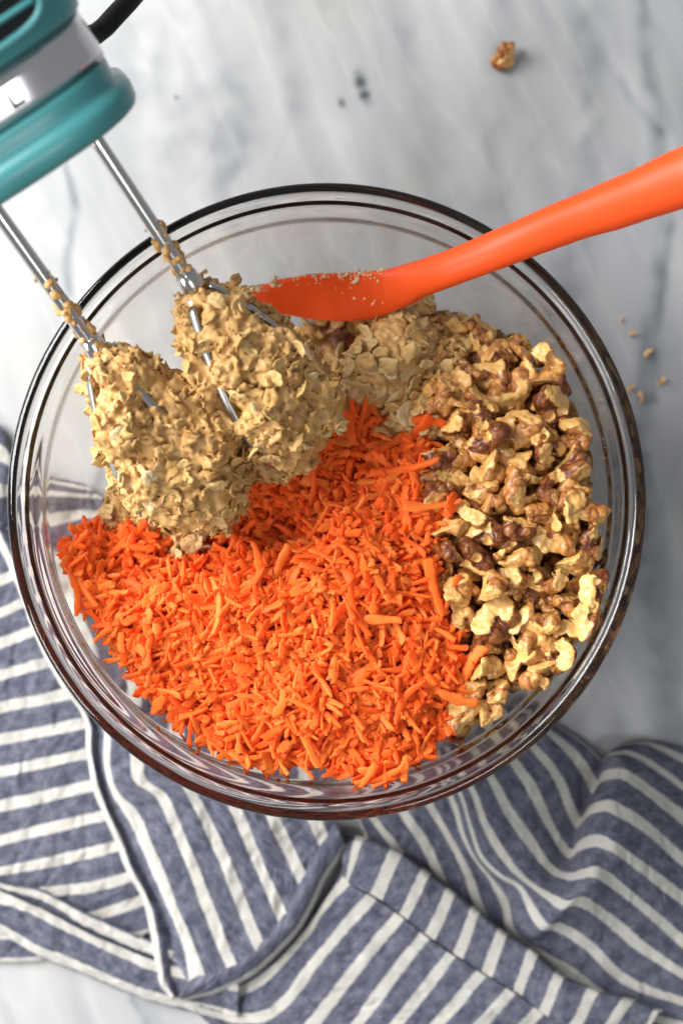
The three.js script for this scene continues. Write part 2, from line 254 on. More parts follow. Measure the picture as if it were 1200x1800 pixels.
doughLump([[222, 897, .058, .0095, 0.9], [262, 926, .064, .0105, 0.8], [228, 862, .050, .0085, .9], [330, 930, .066, .011, .8]], 0.0008, 'crumbly tan dough lump under the left beater beside the carrot', 60, 73, 1);
doughLump([[560, 605, .026, .0100, .8], [600, 645, .034, .0095, .8], [600, 700, .046, .0090, .8], [612, 590, .030, .008, .8]], 0.0009, 'shaded tan dough in the hollow between right beater and spatula', 40, 74, 1);
doughLump([[745, 535, .052, .0062, .8], [728, 545, .052, .0050, .8]], 0.0007, 'small dough blob clinging below the neck of the orange spatula', 4, 75, 0.6);
doughLump([[432, 505, .046, .0060, .8], [455, 512, .046, .0050, .8], [415, 495, .044, .004, .8]], 0.0007, 'small dough smear on the glass beside the right beater', 4, 76, 0.6);
doughLump([[566, 474, .046, .0034, .6], [580, 472, .047, .0024, .5], [555, 470, .047, .0018, .5]], 0.0006, 'smallest dough smear on the glass, above the spatula head', 0, 77, 0.4);

// ---------------------------------------------------------------- walnuts
const nutMat = std({ vertexColors: true, color: lin(0.95, 0.81, 0.74), roughness: 0.38, specularIntensity: 0.7, clearcoat: 0.22, clearcoatRoughness: 0.28 });
function walnutGeo(seed, kind = 0) {
  const r = rng(seed), A = 0.0056 + r() * 0.0022, B = 0.0040 + r() * 0.0014, C = 0.0024 + r() * 0.0010, lobes = [], off = r() * 40;
  const n = 3 + Math.floor(r() * 2.2), ph = r() * 6.28;
  for (let i = 0; i < n; i++) {
    const a = ph + (i / n) * 6.28 + r() * 0.7, c = V(Math.cos(a) * A * 0.62, (r() - 0.4) * C * 1.1, Math.sin(a) * B * 0.62), b = a + 1.1 + r() * 0.9, l = 0.0018 + r() * 0.0030, r0 = 0.0026 + r() * 0.0012;
    lobes.push([c.clone().add(V(-Math.cos(b) * l, (r() - 0.5) * 0.002, -Math.sin(b) * l)), c.clone().add(V(Math.cos(b) * l, (r() - 0.5) * 0.002, Math.sin(b) * l)), r0, r0 * (0.7 + r() * 0.4)]);
  }
  const planes = []; const np = kind === 2 ? 1 : 2 + Math.floor(r() * 1.8);
  for (let i = 0; i < np; i++) { const a = r() * 6.28, up = i === 0 ? 0.5 + r() * 0.6 : (r() - 0.4) * 0.8; planes.push([V(Math.cos(a), up, Math.sin(a)).normalize(), i === 0 ? 0.0016 + r() * 0.0018 : 0.0030 + r() * 0.0026]); }
  const dig = [0, 1].map(() => [V((r() - 0.5) * A * 1.6, 0.0026 + r() * 0.002, (r() - 0.5) * B * 1.6), 0.0014 + r() * 0.0010]);   // hollows left where a fold broke away
  const ridge = (x, y, z) => Math.abs(n3(x * 150 + off, y * 150, z * 150));
  const lobeD = (x, y, z) => { let d = 1; for (const [a, b, r0, r1] of lobes) d = smin(d, capsule(x, y, z, a, b, r0, r1), 0.0009); const w = ridge(x, y, z); return d + 0.00055 * Math.exp(-w * w * 45) - 0.00025 * n3(x * 240 + off, y * 240, z * 240); };
  const cutD = (x, y, z) => { let c = -1; for (const [n, d] of planes) c = Math.max(c, n.x * x + n.y * y + n.z * z - d - 0.0008 * n3(x * 120 + off, y * 120, z * 120 + 7) - 0.00038 * n3(x * 380 + off, y * 380, z * 380) - 0.00012 * n3(x * 900, y * 900 + off, z * 900)); for (const [p, q] of dig) c = Math.max(c, q - Math.hypot(x - p.x, y - p.y, z - p.z)); return c; };
  const f = (x, y, z) => -smin(-lobeD(x, y, z), -cutD(x, y, z), 0.0005);
  const L = 0.0135, H = 0.0082, tone = [0.60, 0.80, 0.20, 0.42][kind];
  const color = (x, y, z) => {
    const e = cutD(x, y, z) - lobeD(x, y, z), w = ridge(x, y, z), groove = Math.exp(-w * w * 40);
    let near = 1, second = 1; for (const [a, b, r0, r1] of lobes) { const q = capsule(x, y, z, a, b, r0, r1); if (q < near) { second = near; near = q; } else if (q < second) second = q; }
    const seam = 1 - sstep(0.0001, 0.0009, second - near), v = Math.abs(n3(x * 230, y * 230 + off, z * 230)), vein = Math.exp(-v * v * 160) * 0.35;
    const t = clamp(tone + 0.24 * fbm(x * 110 + off, y * 110, z * 110, 2) - 0.30 * groove - 0.35 * seam - vein, 0, 1);
    const S = [[0.120, 0.032, 0.008], [0.33, 0.130, 0.030], [0.54, 0.275, 0.075], [0.72, 0.455, 0.165]], k = Math.min(t * 3, 2.999), m = Math.floor(k);
    const skin = S[m].map((q, i) => lerp(q, S[m + 1][i], k - m));
    const fresh = sstep(-0.00030, -0.00005, e), line = Math.exp(-Math.pow((e + 0.00045) / 0.00022, 2)) * 0.55, g = 0.95 + 0.12 * n3(x * 300, y * 300, z * 300), tan2 = sstep(0.15, 0.7, n3(x * 130 + off, y * 130, z * 130)) * 0.75;
    return skin.map((q, i) => lerp(lerp(q, S[0][i] * 1.6, line), lerp([0.80, 0.545, 0.190][i], S[2][i], tan2) * g, fresh));
  };
  return isoMesh(f, V(-L, -H, -L), V(L, H, L), 0.00055, color);
}
const NUTS = Array.from({ length: 26 }, (_, i) => walnutGeo(300 + i * 17, i % 7 === 3 ? 2 : i % 3 === 1 ? 1 : i % 4 === 2 ? 3 : 0));
function walnut(px, py, lift, variant, scale, rot, label, group, pos) {
  const o = mesh(NUTS[variant % NUTS.length], nutMat, 'walnut_piece'), p = pos ?? onHeap(px, py);
  o.position.copy(p); o.position.y += lift; o.rotation.set(rot[0], rot[1], rot[2]); o.scale.setScalar(scale * 1.0);
  return put(o, 'walnut_piece', label, 'walnut piece', group);
}
const NUT_GROUP = 'chopped walnut pieces heaped in the bowl', NUT_LABEL = 'chopped tan and cream walnut piece in the heap at the right of the bowl';
{
  const r = rng(17), spots = [];
  const hero = [
    [945, 652, 4, 1.45, 'broad pale walnut piece at the top of the heap near the rim', 1], [893, 692, 0, 1.4, 'lobed tan walnut half lying below the broad pale piece', 0], [905, 748, 7, 1.35, 'large cream walnut piece in the upper middle of the heap', 1],
    [966, 708, 3, 1.25, 'darkest brown walnut piece at the upper right of the heap', 2], [920, 860, 12, 1.35, 'big rounded walnut piece with a folded lobe, right of centre', 0], [872, 812, 13, 1.35, 'long pale walnut sliver in the middle of the heap', 1],
    [838, 852, 22, 1.25, 'pale walnut piece beside the two carrot scraps', 1], [1008, 765, 9, 1.2, 'tan walnut piece touching the right wall of the bowl high up', 0], [995, 822, 6, 1.25, 'upright walnut piece leaning on the right wall', 0],
    [918, 1168, 15, 1.5, 'large knobbly walnut half at the lower end of the heap', 0], [868, 1085, 17, 1.35, 'long brown walnut piece in the lower middle of the heap', 2], [965, 1010, 18, 1.3, 'rounded walnut piece at the lower right, left of the square cream chip', 0],
    [812, 1255, 16, 1.1, 'pale walnut chip at the lowest tip of the heap', 1], [858, 1250, 19, 0.95, 'small pale walnut chip on bare glass below the heap', 1], [868, 1212, 22, 0.95, 'cream walnut chip between the knobbly half and the carrot', 1],
    [1010, 990, 25, 1.0, 'small square cream walnut chip by the right wall', 1], [800, 690, 1, 1.3, 'cream walnut piece pressed into the dough lump', 1], [825, 625, 24, 1.1, 'dark brown walnut piece standing in the dough', 2],
  ];
  for (const [x, y, v, s, label] of hero) { walnut(x, y, 0.0045, v, s, [(r() - 0.5) * 1.2, r() * 6.28, (r() - 0.5) * 1.2], label, NUT_GROUP); spots.push([x, y, 27]); }
  const poly = NUT_POLY; let tries = 0;
  while (tries++ < 30000 && spots.length < 120) {
    const x = lerp(740, 1070, r()), y = lerp(590, 1305, r());
    if (!inPoly(poly, x, y) || edgeDist(poly, x, y) < 8) continue;
    if (spots.some(([a, b, d]) => Math.hypot(a - x, b - y) < d + 15)) continue;
    spots.push([x, y, 21]);
    walnut(x, y, 0.0010 + 0.0050 * r(), Math.floor(r() * 26), 0.88 + 0.36 * r(), [(r() - 0.5) * 1.5, r() * 6.28, (r() - 0.5) * 1.5], NUT_LABEL, NUT_GROUP);
  }
  const low = [];
  for (tries = 0; tries < 20000 && low.length < 130; tries++) {
    const x = lerp(740, 1070, r()), y = lerp(590, 1305, r());
    if (!inPoly(poly, x, y) || low.some(([a, b]) => Math.hypot(a - x, b - y) < 33)) continue;
    low.push([x, y]); walnut(x, y, -0.0050, Math.floor(r() * 26), 0.8 + 0.3 * r(), [(r() - 0.5) * 2.4, r() * 6.28, (r() - 0.5) * 2.4], NUT_LABEL, NUT_GROUP);
  }
  // strays among the dough and under the spatula
  const stray = [[780, 622, 0, 1.0], [815, 655, 9, 1.0], [788, 700, 12, 1.05], [760, 690, 21, 0.9], [845, 610, 18, 1.0], [868, 630, 6, 1.0], [742, 715, 15, 0.9], [800, 745, 2, 1.0], [765, 640, 20, 0.85], [575, 560, 17, 1.0], [600, 570, 24, 1.1], [605, 605, 3, 1.1], [630, 590, 11, 1.0], [580, 575, 10, 1.1], [560, 590, 3, 1.0], [640, 570, 17, 1.0], [850, 585, 5, 0.9], [800, 578, 8, 0.8], [830, 570, 21, 0.8], [770, 575, 20, 0.8], [860, 660, 2, 1.1], [820, 735, 3, 1.1], [850, 770, 3, 1.1], [770, 800, 17, 1.0], [770, 850, 24, 1.0], [845, 720, 14, 1.1]];
  for (const [x, y, v, s] of stray) walnut(x, y, 0.006, v, s, [(r() - 0.5) * 2, r() * 6.28, (r() - 0.5) * 2], 'walnut piece stuck in the tan dough at the top of the bowl', 'walnut pieces in the dough');
  const t = P(887, 98, 0.0045); walnut(0, 0, 0, 2, 0.84, [0.2, 0.95, 0.15], 'single walnut piece lying alone on the marble above the bowl', undefined, t);
}

// ---------------------------------------------------------------- carrot
const carrotMats = [[1.0, .200, .014], [1.0, .235, .020], [1.0, .165, .008], [1.0, .29, .036]].map((c) => std({ color: lin(...c), roughness: 0.9, specularIntensity: 0.4, clearcoat: 0.22, clearcoatRoughness: 0.32, transmission: 0.46, thickness: 0 }));
function shredGeo(seed) {
  const r = rng(seed), kind = r(), L = kind < 0.25 ? 0.005 + r() * 0.004 : 0.010 + r() * r() * 0.016, w = kind < 0.25 ? 0.0013 + r() * 0.0012 : 0.0009 + r() * 0.0012, th = 0.00050 + r() * 0.0005, bend = (r() - 0.5) * 50, side = (r() - 0.5) * 46, twist = (r() - 0.5) * 1.6, s = r() * 60, rings = [], K = 12, wedge = r() < 0.35 ? 0.75 * r() : 0.15 * r(), tip0 = 0.55 + r() * 0.45, tip1 = 0.35 + r() * 0.65;
  const lean0 = (r() - 0.5) * 0.9, lean1 = (r() - 0.5) * 0.9;             // ends torn off at a slant
  const sec = Array.from({ length: 10 }, (_, k) => { const a = k / 10 * 6.2832 + 0.3, c = Math.cos(a), d = Math.sin(a); return [Math.sign(c) * Math.abs(c) ** 0.7, Math.sign(d) * Math.abs(d) ** 0.7 * (d > 0 ? 1 : 0.75)]; });
  for (let i = 0; i <= K; i++) {
    const t = i / K, e = Math.min(1, tip0 + (1 - tip0) * t / 0.12) * Math.min(1, tip1 + (1 - tip1) * (1 - t) / 0.16) * (1 - wedge * t), j = 1 + 0.26 * n3(t * 3, s, 1) + 0.20 * n3(t * 9, s, 8), a = twist * (t - 0.5);
    rings.push(sec.map(([u, v], k) => { const q = 1 + 0.20 * n3(t * 6 + Math.cos(k * 0.6283), s + Math.sin(k * 0.6283), 5), y = v * th * (0.55 + 0.45 * e) * q, z = u * w * e * j * q, x = (t - 0.5) * L + z * (lean0 * Math.max(0, 1 - t * 5) + lean1 * Math.max(0, t * 5 - 4)); return V(x, bend * x * x + y * Math.cos(a) - z * Math.sin(a), side * x * x + y * Math.sin(a) + z * Math.cos(a)); }));
  }
  return skin(rings);
}
const SHREDS = Array.from({ length: 36 }, (_, i) => shredGeo(500 + i * 13));
const bump2 = (x, z) => 0.004 * fbm(x * 45, 77, z * 45, 2);
{
  const r = rng(29), mats = [[], [], [], []], G = 'grated carrot shreds heaped in the bowl';
  const place = (px, py, lift, tilt) => { const p = onHeap(px, py); p.y = Math.max(p.y + bump2(p.x, p.z) + lift, floorAt(p.x, p.z) + 0.0015); const q = new THREE.Quaternion().setFromAxisAngle(V(0, 1, 0), r() * 6.28).multiply(new THREE.Quaternion().setFromAxisAngle(V(0, 0, 1), (r() - 0.5) * 2 * tilt)).multiply(new THREE.Quaternion().setFromAxisAngle(V(1, 0, 0), (r() - 0.5) * 1.5)); return [p, q]; };
  const sample = () => { for (;;) { const x = lerp(110, 835, r()), y = lerp(715, 1390, r()); if (inPoly(CARROT_POLY, x, y)) return [x, y]; } };
  // top layer: each shred its own
  const spots = []; let guard = 0;
  const single = (x, y, lift, tilt, s, label, group) => { const [p, q] = place(x, y, lift, tilt), o = mesh(SHREDS[Math.floor(r() * SHREDS.length)], carrotMats[Math.floor(r() * 4)], 'carrot_shred'); o.position.copy(p); o.quaternion.copy(q); o.scale.set(s, s * (0.9 + 0.3 * r()), s * (0.9 + 0.4 * r())); put(o, 'carrot_shred', label, 'carrot shred', group); };
  while (spots.length < 286 && guard++ < 60000) { const [x, y] = sample(); if (spots.some(([a, b]) => Math.hypot(a - x, b - y) < 21)) continue; spots.push([x, y]); single(x, y, 0.0030 + 0.0030 * r(), 0.42, 0.84 + 0.62 * r() * r(), 'thin orange shred in the grated carrot heap at the bottom of the bowl', G); }
  for (const [x, y, l] of [[618, 695, 'carrot scrap lying on the dough beside the right beater tip'], [655, 722, 'carrot scrap at the foot of the oat lump'], [757, 742, 'carrot scrap on dough nearest the walnuts'], [778, 804, 'long carrot scrap lying across the walnuts at the upper left of their heap'], [790, 885, 'carrot scrap below the pale walnut piece'], [757, 890, 'carrot scrap at the left end of the walnut heap'], [760, 1030, 'long curved carrot shred hanging down beside the walnuts'], [790, 1045, 'short carrot shred poking sideways under the walnuts'], [828, 1155, 'thick carrot shred touching the lower walnuts'], [800, 1225, 'carrot shred at the lower end of the walnuts'], [735, 760, 'upright carrot shred at the top of the carrot heap']]) single(x, y, 0.0075, 0.35, 1.35, l);
  // what lies between and beneath them
  for (let i = 0; i < 4200; i++) { const [x, y] = sample(), [p, q] = place(x, y, lerp(-0.006, 0.0044, Math.pow(r(), 0.33)), 0.55), s = 0.58 + 0.50 * r(); mats[Math.floor(r() * 4)].push([Math.floor(r() * SHREDS.length), new THREE.Matrix4().compose(p, q, V(s, s, s))]); }
  const all = new THREE.Group(), geos = mats.map((list) => mergeGeometries(list.map(([g, m]) => SHREDS[g].clone().applyMatrix4(m))));
  const merged = mergeGeometries(geos, true), o = new THREE.Mesh(merged, carrotMats); o.castShadow = o.receiveShadow = true;
  put(o, 'carrot_shreds', 'fine orange carrot shreds filling the grated carrot heap', 'grated carrot'); o.userData.kind = 'stuff';
}

// ---------------------------------------------------------------- hand mixer
const T = 28 * Math.PI / 180, DIR = [0.553, 0.833];
const aAx = V(Math.cos(T) * DIR[0], -Math.sin(T), Math.cos(T) * DIR[1]).normalize(), wAx = V(DIR[1], 0, -DIR[0]).normalize(), nAx = aAx.clone().cross(wAx).multiplyScalar(-1);
if (nAx.y < 0) nAx.negate();
const MO = P(88, 318, 0.158);
const MX = (s, w, n) => MO.clone().addScaledVector(aAx, s).addScaledVector(wAx, w).addScaledVector(nAx, n);   // along the shafts, across, up out of the front
const teal = std({ color: lin(0.052, 0.240, 0.250), roughness: 0.32, specularIntensity: 0.7, clearcoat: 0.3, clearcoatRoughness: 0.25 });
const chrome = std({ color: lin(0.56, 0.545, 0.52), metalness: 1, roughness: 0.14 }), silver = std({ color: lin(0.62, 0.62, 0.63), metalness: 0.9, roughness: 0.14 }), black = std({ color: lin(0.010, 0.010, 0.011), roughness: 0.6, specularIntensity: 0.4 }), steel = std({ color: lin(0.40, 0.40, 0.39), metalness: 1, roughness: 0.36 });
const BEATER_W = 0.0218, NECK = 0.064, CAGE = 0.078;
const cageR = (t) => { const u = clamp(t, 0, 1); return 0.0045 + 0.0215 * Math.pow(Math.sin(Math.min(1, u * 1.12 + 0.02) * Math.PI * 0.5), 0.75) * Math.sqrt(Math.max(0, 1 - Math.pow(u, 7) * 0.93)); };
{
  const mixer = new THREE.Group();
  const loft = (secs, exp, seg = 72) => skin(secs.map(([s, hw, hn, nc]) => { const ring = []; for (let j = 0; j < seg; j++) { const a = (j / seg) * Math.PI * 2, c = Math.cos(a), d = Math.sin(a); ring.push(MX(s, Math.sign(c) * Math.pow(Math.abs(c), 2 / exp) * hw, nc + Math.sign(d) * Math.pow(Math.abs(d), 2 / exp) * hn)); } return ring; }));
  const K = -0.006;
  part(loft([[-0.0069, .0370, .0300, K], [-0.0076, .0400, .0325, K], [-0.0083, .0418, .0340, K], [-0.0100, .0430, .0350, K], [-0.0142, .0437, .0355, K], [-0.0167, .0432, .0350, K], [-0.0181, .0410, .0330, K], [-0.0192, .0400, .0322, K], [-0.0212, .0402, .0323, K], [-0.0244, .0405, .0325, K], [-0.0258, .0400, .0320, K], [-0.0265, .0385, .0305, K]], 3.2), teal, 'skirt', mixer);
  const band = part(loft([[-0.0262, .0412, .0296, K], [-0.030, .0414, .0300, K], [-0.038, .0416, .0304, K], [-0.0465, .0418, .0306, K]], 2.9), silver, 'band', mixer);
  const shell = part(loft([[-0.0442, .0418, .0308, K], [-0.0450, .0430, .0322, K], [-0.0475, .0438, .0332, K], [-0.053, .0442, .0340, K], [-0.080, .0448, .0360, K], [-0.140, .0440, .0380, K], [-0.190, .0430, .0370, K], [-0.215, .0370, .0310, K], [-0.224, .022, .018, K]], 3.4), teal, 'shell', mixer);
  // the louvred vent on the front of the shell; a black plate paints in its dark opening
  const nTop = 0.0286; const pill = []; for (let j = 0; j < 40; j++) { const a = (j / 40) * Math.PI * 2, c = Math.cos(a), d = Math.sin(a), e = 2 / 5; pill.push([-0.0690 + Math.sign(d) * Math.pow(Math.abs(d), e) * 0.0190, 0.003 + Math.sign(c) * Math.pow(Math.abs(c), e) * 0.0300]); }
  const lid = skin([pill.map(([s, w]) => MX(s, w, nTop - 0.002)), pill.map(([s, w]) => MX(s, w, nTop + 0.0016))]);
  const vent = part(lid, black, 'vent', mixer);
  const frame = []; for (let j = 0; j <= 40; j++) { const [s, w] = pill[j % 40]; frame.push(MX(s, w, nTop + 0.0018)); }
  part(sweep(frame, () => 0.0014, 8, 120), teal, 'vent_frame', vent);
  for (let k = 0; k < 5; k++) { const s = -0.0570 - k * 0.0062; part(sweep([MX(s, -0.031, nTop + 0.0022), MX(s, 0, nTop + 0.0024), MX(s, 0.0300, nTop + 0.0022)], () => 0.0011, 8, 12), teal, 'vent_slat', vent); }
  // printed marks on the silver band
  const markAt = (s, w, ls, lw) => { const n = -0.006 + 0.0300; const g = new THREE.BoxGeometry(lw, 0.0005, ls); const m = new THREE.Matrix4().makeBasis(wAx, nAx, aAx.clone().multiplyScalar(1)); m.setPosition(MX(s, w, n)); return g.applyMatrix4(m); };
  part(mergeGeometries([markAt(-0.0335, -0.0155, 0.0065, 0.0012), markAt(-0.0362, -0.0135, 0.0012, 0.0040), markAt(-0.0335, -0.0137, 0.0011, 0.0030)]), black, 'printed_mark', band);
  part(mergeGeometries([markAt(-0.0335, 0.0055, 0.0060, 0.0013), markAt(-0.0312, 0.0075, 0.0013, 0.0040)]), black, 'printed_mark', band);
  // beaters
  for (const sd of [-1, 1]) {
    const b = new THREE.Group(); b.name = 'beater'; mixer.add(b); const w0 = sd * BEATER_W;
    part(skin([[-0.01, .0029], [0.0, .0029], [NECK - 0.008, .0029], [NECK - 0.0078, .0042], [NECK - 0.002, .0046], [NECK, .0040]].map(([s, r]) => { const ring = []; for (let j = 0; j < 20; j++) { const a = j / 20 * 6.2832; ring.push(MX(s, w0 + Math.cos(a) * r, Math.sin(a) * r)); } return ring; })), chrome, 'shaft', b);
    for (let k = 0; k < 4; k++) {
      const f = (sd < 0 ? [2.75, 4.3, 5.9, 1.2] : [2.25, 0.35, 3.9, 5.4])[k], pts = []; for (let i = 0; i <= 16; i++) { const t = i / 16, rr = cageR(t) * 1.0; pts.push(MX(NECK + CAGE * t, w0 + Math.cos(f) * rr, Math.sin(f) * rr)); }
      const out = wAx.clone().multiplyScalar(Math.cos(f)).addScaledVector(nAx, Math.sin(f));
      part(sweep(pts, () => 0.0019, 10, 44, 0.5, out), steel, 'wire', b);
    }
  }
  // cord
  part(sweep([MX(-0.040, 0.020, -0.020), P(172, 58, 0.118), P(204, 26, 0.116), P(240, -14, 0.108), P(300, -110, 0.060), P(380, -210, 0.012), P(460, -300, 0.0045)], () => 0.0040, 12, 50), black, 'power_cord', mixer);
  put(mixer, 'hand_mixer', 'teal and silver electric hand mixer with two dough covered beaters over the bowl', 'hand mixer');
}
// dough clinging to the beaters
for (const sd of [-1, 1]) {
  const w0 = sd * BEATER_W, ends = [MX(NECK, w0, 0), MX(NECK + CAGE, w0, 0)], lo = ends[0].clone().min(ends[1]).subScalar(0.036), hi = ends[0].clone().max(ends[1]).addScalar(0.036);
  const lumps = sd < 0 ? [[0.30, -0.008, 0.014, 0.011], [0.60, -0.012, 0.010, 0.014], [0.62, 0.012, 0.012, 0.015], [0.86, 0.004, 0.008, 0.017], [0.78, 0.015, 0.0, 0.013], [0.12, 0.004, 0.006, 0.009], [0.40, 0.016, 0.006, 0.010]] : [[0.15, -0.006, 0.005, 0.010], [0.14, 0.008, 0.004, 0.008], [0.36, -0.010, 0.011, 0.013], [0.45, 0.012, 0.010, 0.013], [0.66, -0.004, 0.015, 0.014], [0.78, 0.012, 0.008, 0.015], [0.90, -0.006, 0.006, 0.015], [0.60, -0.018, 0.0, 0.012]];
  const bare = sd < 0 ? [2.75] : [2.25, 0.35];                          // where a wire shows through
  const balls = lumps.map(([t, w, n, r]) => [MX(NECK + CAGE * t, w0 + w, n), r]);
  const f = (x, y, z) => {
    const dx = x - MO.x, dy = y - MO.y, dz = z - MO.z, s = dx * aAx.x + dy * aAx.y + dz * aAx.z, w = dx * wAx.x + dz * wAx.z - w0, n = dx * nAx.x + dy * nAx.y + dz * nAx.z, t = (s - NECK) / CAGE, rad = Math.hypot(w, n);
    let d = rad - (cageR(t) * 1.02 + 0.0016), gap = 0; const ang = Math.atan2(n, w); for (const q of bare) { const e = Math.atan2(Math.sin(ang - q), Math.cos(ang - q)) * rad; gap += Math.exp(-(e * e) / 1.5e-5) * sstep(0.0, 0.5, 0.72 + n3(t * 5 + q, q, sd)); } d = Math.max(d, (t - 1.0) * CAGE, (-0.02 - t) * CAGE);
    for (const [p, r] of balls) d = smin(d, Math.hypot(x - p.x, y - p.y, z - p.z) - r, 0.006);
    return d + 0.0062 * gap - 1.0 * rough(x + sd, y, z);
  };
  const g = isoMesh(f, lo, hi, 0.00095, doughColor), o = mesh(g, doughMat, 'dough_clump');
  put(o, 'dough_clump', sd < 0 ? 'tan oat dough clump caked on the left beater' : 'tan oat dough clump caked on the right beater', 'dough clump');
  layFlakes(g, o, 230, 230, sd < 0 ? 81 : 82, (p, n) => n.y > -0.25, 0.22, 0.76);
  // smear up the shaft
  const r = rng(sd < 0 ? 5 : 6), sp = []; for (let i = 0; i < (sd < 0 ? 170 : 130); i++) { const s = NECK + 0.004 - (sd < 0 ? 0.042 : 0.034) * Math.pow(r(), 2.2), a = r() * 6.28; sp.push([MX(s, w0 + Math.cos(a) * 0.0032, Math.sin(a) * 0.0032), 0.0004 + r() * r() * 0.0012]); }
  const l2 = MX(NECK - 0.045, w0, 0).min(MX(NECK + 0.004, w0, 0)).subScalar(0.009), h2 = MX(NECK - 0.045, w0, 0).max(MX(NECK + 0.004, w0, 0)).addScalar(0.009);
  part(isoMesh((x, y, z) => { let d = 1; for (const [p, q] of sp) d = smin(d, Math.hypot(x - p.x, y - p.y, z - p.z) - q, 0.0018); return d - 0.0003 * n3(x * 600, y * 600, z * 600); }, l2, h2, 0.0006, doughColor), doughMat, 'smear', o);
}

// ---------------------------------------------------------------- spatula
{
  const orange = std({ color: lin(0.76, 0.078, 0.012), roughness: 0.40, specularIntensity: 0.5 });
  // photo x, y, height, half width, half thickness, roll (the edge nearer the photo's foot sinks), hollow
  const S = [[1330, 258, .154, .0125, .0090, 0, 0], [1260, 288, .147, .0118, .0085, 0, 0], [1200, 312, .1400, .0109, .0080, 0, 0], [1100, 352, .1310, .0096, .0072, 0, 0], [1000, 388, .1230, .0084, .0066, 0, 0], [900, 428, .1150, .0077, .0061, 0, 0], [800, 468, .1020, .0072, .0056, 0.1, 0], [745, 488, .0925, .0074, .0050, 0.25, 0], [700, 506, .0830, .0090, .0042, 0.5, .0006], [650, 520, .0740, .0115, .0032, 0.7, .0016], [600, 523, .0670, .0125, .0026, 0.78, .0024], [550, 522, .0620, .0120, .0022, 0.8, .0024], [505, 522, .0590, .0095, .0020, 0.75, .0016], [464, 523, .0570, .0062, .0016, 0.6, .0004], [447, 524, .0562, .0034, .0012, 0.55, 0], [440, 525, .0560, .0006, .0005, 0.5, 0]];
  const curve = new THREE.CatmullRomCurve3(S.map((q) => P(q[0], q[1], q[2]))), rings = [], n = 110, M = 28;
  for (let i = 0; i <= n; i++) {
    const t = i / n, k = t * (S.length - 1), a = Math.min(Math.floor(k), S.length - 2), u = k - a, mix = (c) => lerp(S[a][c], S[a + 1][c], u * u * (3 - 2 * u));
    const p = curve.getPoint(t), tan = curve.getTangent(t), side = V(0, 1, 0).cross(tan).normalize(), up = tan.clone().cross(side).normalize();
    if (side.z < 0) side.negate(); const roll = mix(5), wd = side.clone().multiplyScalar(Math.cos(roll)).addScaledVector(V(0, -1, 0), Math.sin(roll)), nd = wd.clone().cross(tan).normalize(); if (nd.y < 0) nd.negate();
    const ring = []; for (let j = 0; j < M; j++) { const f = j / M * Math.PI * 2, c = Math.cos(f), d = Math.sin(f); ring.push(p.clone().addScaledVector(wd, c * mix(3)).addScaledVector(nd, d * mix(4) - mix(6) * (1 - c * c))); }
    rings.push(i === 0 ? ring : ring);
  }
  const split = 62, fix = (g) => g;
  const sp = new THREE.Group();
  let handle = skin(rings.slice(0, split + 1)), head = skin(rings.slice(split));
  const turned = (g) => { g.computeBoundingBox(); const p = g.attributes.position, nn = g.attributes.normal; const c = V(0, 0, 0); let s = 0; const box = g.boundingBox.getCenter(c); for (let i = 0; i < p.count; i += 7) s += (p.getY(i) - box.y) * nn.getY(i); return s < 0; };
  for (const g of [handle, head]) if (turned(g)) { const ix = g.index.array; for (let i = 0; i < ix.length; i += 3) { const q = ix[i]; ix[i] = ix[i + 1]; ix[i + 1] = q; } g.attributes.normal.array.forEach((v, i, arr) => { arr[i] = -v; }); }
  { const m = M + 1, a = handle.attributes.normal, b = head.attributes.normal; for (let j = 0; j < m; j++) { const i0 = split * m + j, v = V(a.getX(i0) + b.getX(j), a.getY(i0) + b.getY(j), a.getZ(i0) + b.getZ(j)).normalize(); a.setXYZ(i0, v.x, v.y, v.z); b.setXYZ(j, v.x, v.y, v.z); } }
  part(handle, orange, 'handle', sp); part(head, orange, 'head', sp);
  put(sp, 'spatula', 'orange silicone spatula leaning on the bowl rim with its head in the dough', 'spatula');
  // dough smeared on it
  const r0 = rng(44), sm = []; const spot = (a, b) => { const ring = rings[Math.min(n, Math.floor(lerp(a, b, r0())))]; let best = null; for (let q = 0; q < 5; q++) { const c = ring[Math.floor(r0() * M)]; if (!best || c.y > best.y) best = c; } return best.clone(); };
  for (let c = 0; c < 15; c++) { const p = c < 7 ? spot(63, 74) : spot(78, 104), k = 6 + Math.floor(r0() * 12); for (let q = 0; q < k; q++) sm.push([p.clone().add(V((r0() - 0.5) * 0.007, (r0() - 0.5) * 0.0012, (r0() - 0.5) * 0.003)), 0.00022 + 0.00042 * r0()]); }
  const lo = V(9, 9, 9), hi = V(-9, -9, -9); for (const [p, q] of sm) { lo.min(p.clone().subScalar(q + 0.001)); hi.max(p.clone().addScalar(q + 0.001)); }
  put(mesh(isoMesh((x, y, z) => { let d = 1; for (const [p, q] of sm) { const e = Math.abs(x - p.x) + Math.abs(z - p.z); if (e < 0.006) d = smin(d, Math.hypot(x - p.x, y - p.y, z - p.z) - q, 0.0009); } return d - 0.0003 * n3(x * 900, y * 900, z * 900); }, lo, hi, 0.0005, () => [0.76, 0.56, 0.34]), doughMat, 'dough_smear'), 'dough_smear', 'pale dough smeared over the head and neck of the orange spatula', 'dough smear');
  // crumbs clinging to it
  const r = rng(91), crumb = isoMesh((x, y, z) => Math.hypot(x, y * 1.6, z * 1.2) - 0.001 - 0.0007 * n3(x * 800, y * 800, z * 800), V(-.002, -.002, -.002), V(.002, .002, .002), 0.0003, (x, y, z) => [0.78, 0.56, 0.28]);
